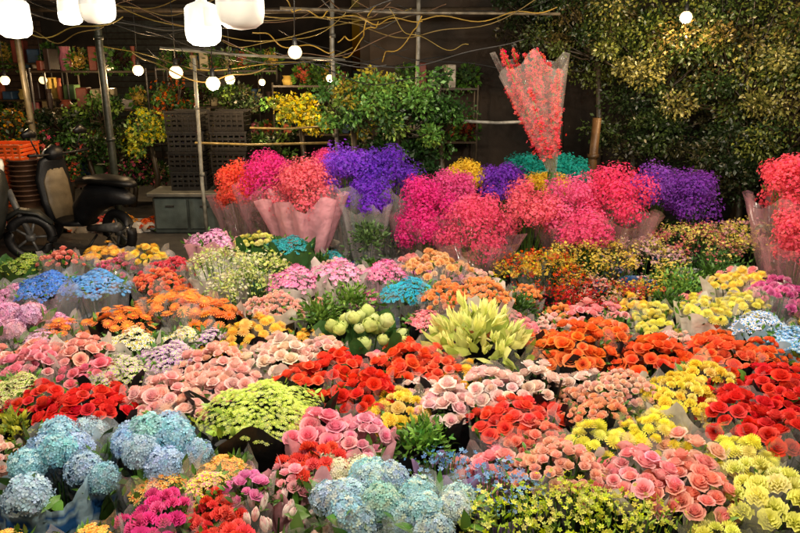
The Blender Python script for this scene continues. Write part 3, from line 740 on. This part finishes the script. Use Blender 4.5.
# ------------------------------------------------------------------ crates, cabinet, baskets
def crate(name,x,y,z,sx,sy,sz,col,rz=0):
    mb=MB(); t=.015
    cs,sn=math.cos(rz),math.sin(rz)
    def bx(a,b_,c_,s3): mb.box((x+a*cs-b_*sn,y+a*sn+b_*cs,z+c_),s3,col,4,rz=rz)
    bx(0,0,t/2,(sx,sy,t))
    for sg in(-1,1):
        for k in range(4):
            bx(0,sg*(sy/2-t/2),sz*(.14+.24*k),(sx,t,sz*.13)); bx(sg*(sx/2-t/2),0,sz*(.14+.24*k)+.002,(t,sy-2.2*t,sz*.13))
        for k in range(7): bx((k-3)*sx/6.3,sg*(sy/2-t*.5+.004),sz*.5,(.02,t,sz*.98))
        bx(0,sg*(sy/2),sz-.012,(sx+.02,t*1.4,.024))
    mb.build(name,smooth=False)
for i in range(4): crate('plastic_crate',W(190,150,8.5)[0],8.5,.5+i*.235,.42,.36,.23,hx('181716'),.05*(-1)**i)
for i in range(4): crate('plastic_crate',W(232,150,8.5)[0],8.5,.5+i*.235,.42,.36,.23,hx('1c1916'),.04*(-1)**i)
for i in range(4): crate('plastic_crate',W(8,150,8.0)[0],8.0,.35+i*.19,.5,.4,.185,hx('e0581c'),.03*(-1)**i)
mb=MB(); p=W(205,205,8.2)
mb.box((p[0],8.4,.475),(1.35,.5,.05),hx('5a5a54'),4,bev=.01)
mb.box((p[0],8.42,.22),(1.25,.44,.44),hx('3a4240'),4,bev=.015)
for k in (-1,0,1): mb.box((p[0]+k*.41,8.19,.24),(.38,.03,.36),hx('485250'),4,bev=.01); mb.box((p[0]+k*.41,8.165,.34),(.1,.02,.02),hx('2a2a2a'),5)
mb.build('wooden_cabinet',smooth=False)
mb=MB(); p=W(32,215,7.8)
for i in range(9):
    z=.45+i*.055; mb.lathe((p[0],p[1],z-.03),[(.12,0),(.17,.08),(.18,.08),(.18,.095),(.165,.095),(.11,.01)],hx('5a4030')*(1+.2*(i%2)),4,n=18)
mb.box((p[0],p[1],.21),(.4,.36,.42),hx('5a4a38'),4,bev=.01)
mb.build('basket_stack')
# ------------------------------------------------------------------ scooters
def scooter(x,y,rz,col,seatc):
    mb=MB(); dk=hx('101012'); sv=hx('4a4a4a')
    def wheel(cx):
        mb.tube([(cx+.2*math.cos(a),0,.25+.2*math.sin(a)) for a in np.linspace(0,2*pi,25)],.05,dk,4,n=10,cap=False)
        mb.lathe((cx,0,.25),[(.001,-.03),(.05,-.03),(.05,.03),(.001,.03)],sv,5,n=10)
        for k in range(5):
            a=2*pi*k/5; mb.tube([(cx,0,.25),(cx+.17*math.cos(a),0,.25+.17*math.sin(a))],.015,sv,5,n=6)
    wheel(-.6); wheel(.62)
    mb.tube([(-.85,0,.62),(-.6,0,.66),(-.3,0,.6),(-.1,0,.45),(-.05,0,.3)],[(.06,.05),(.14,.12),(.17,.16),(.15,.14),(.12,.08)],col,4,n=14)
    mb.tube([(-.9,0,.78),(-.75,0,.8),(-.4,0,.8),(-.12,0,.76),(-.02,0,.7)],[(.05,.03),(.13,.05),(.15,.055),(.12,.05),(.06,.03)],seatc,4,n=14)
    mb.tube([(-.1,0,.3),(.15,0,.27),(.34,0,.3)],[(.15,.04),(.16,.04),(.15,.05)],dk,4,n=12)
    mb.tube([(.32,0,.28),(.38,0,.5),(.42,0,.75),(.4,0,.95),(.36,0,1.0)],[(.17,.05),(.2,.06),(.21,.07),(.16,.07),(.1,.05)],col,4,n=14)
    mb.tube([(.28,0,.3),(.335,0,.5),(.37,0,.72),(.36,0,.86)],[(.12,.02),(.15,.025),(.15,.025),(.1,.02)],hx('6a5e4a'),4,n=14)
    mb.tube([(.48,0,.75),(.55,0,.5),(.62,0,.28)],[.035,.03,.03],sv,5,n=8)
    mb.tube([(.42,0,.46),(.55,0,.54),(.72,0,.5),(.84,0,.38)],[(.05,.03),(.09,.03),(.09,.03),(.05,.02)],col,4,n=12)
    mb.tube([(.3,-.08,1.02),(.36,0,1.03),(.3,.08,1.02)],[.06,.09,.06],col,4,n=12)
    mb.tube([(.24,-.36,1.04),(.3,-.15,1.02),(.32,0,1.02),(.3,.15,1.02),(.24,.36,1.04)],[.018,.014,.014,.014,.018],dk,4,n=8)
    mb.lathe((.44,0,1.0),[(.07,-.02),(.075,.0),(.06,.03),(.001,.04)],hx('d8dcd8'),5,n=14,axis='x')
    for sg in(-1,1):
        mb.tube([(.28,sg*.22,1.03),(.27,sg*.28,1.16),(.26,sg*.3,1.22)],.008,dk,5,n=6)
        mb.tube([(.27,sg*.23,1.24),(.27,sg*.3,1.27),(.27,sg*.38,1.24)],[(.02,.03),(.03,.05),(.02,.03)],dk,5,n=10)
    mb.tube([(-.3,.14,.28),(-.8,.16,.36)],[.035,.05],sv,5,n=10)
    mb.tube([(-.3,.05,.2),(-.25,.2,.01)],.012,dk,5,n=6)
    o=mb.build('parked_scooter'); o.location=(x,y,0); o.rotation_euler=(0,0,rz)
p=W(84,250,7.5); scooter(p[0],7.55,math.radians(150),hx('121316'),hx('0e0e0e'))
p=W(0,250,7.0); scooter(p[0]-.25,6.8,math.radians(20),hx('242624'),hx('0e0e0e'))
p,_=atZ(56,470,.46); mb=MB(); wrapper(mb,p,.215,.215,.45,.02,.92,'blue',ruf=.08,n=72,rows=20,bands=(14,15,16,18)); mb.build('plastic_bag')
p,_=atZ(-4,500,.3); mb=MB(); bucket(mb,p,.13,.38,hx('e07a28')); mb.build('plastic_bucket')
# ------------------------------------------------------------------ world
w=bpy.data.worlds.new("World"); bpy.context.scene.world=w; w.use_nodes=True
n=w.node_tree.nodes; l=w.node_tree.links; bg=n['Background']
sk=n.new('ShaderNodeTexSky'); sk.sky_type='NISHITA'; sk.sun_disc=False; sk.sun_elevation=math.radians(1); sk.sun_rotation=math.radians(200)
l.new(sk.outputs[0],bg.inputs[0]); bg.inputs[1].default_value=.03
S=bpy.data.lights.new('sun','SUN'); S.energy=.05; S.angle=math.radians(10); S.color=(1,.8,.6)
so=bpy.data.objects.new('sun',S); bpy.context.collection.objects.link(so); so.rotation_euler=(math.radians(60),0,math.radians(-20))
sc=bpy.context.scene; sc.view_settings.view_transform='Standard'; sc.view_settings.look='None'; sc.view_settings.exposure=0
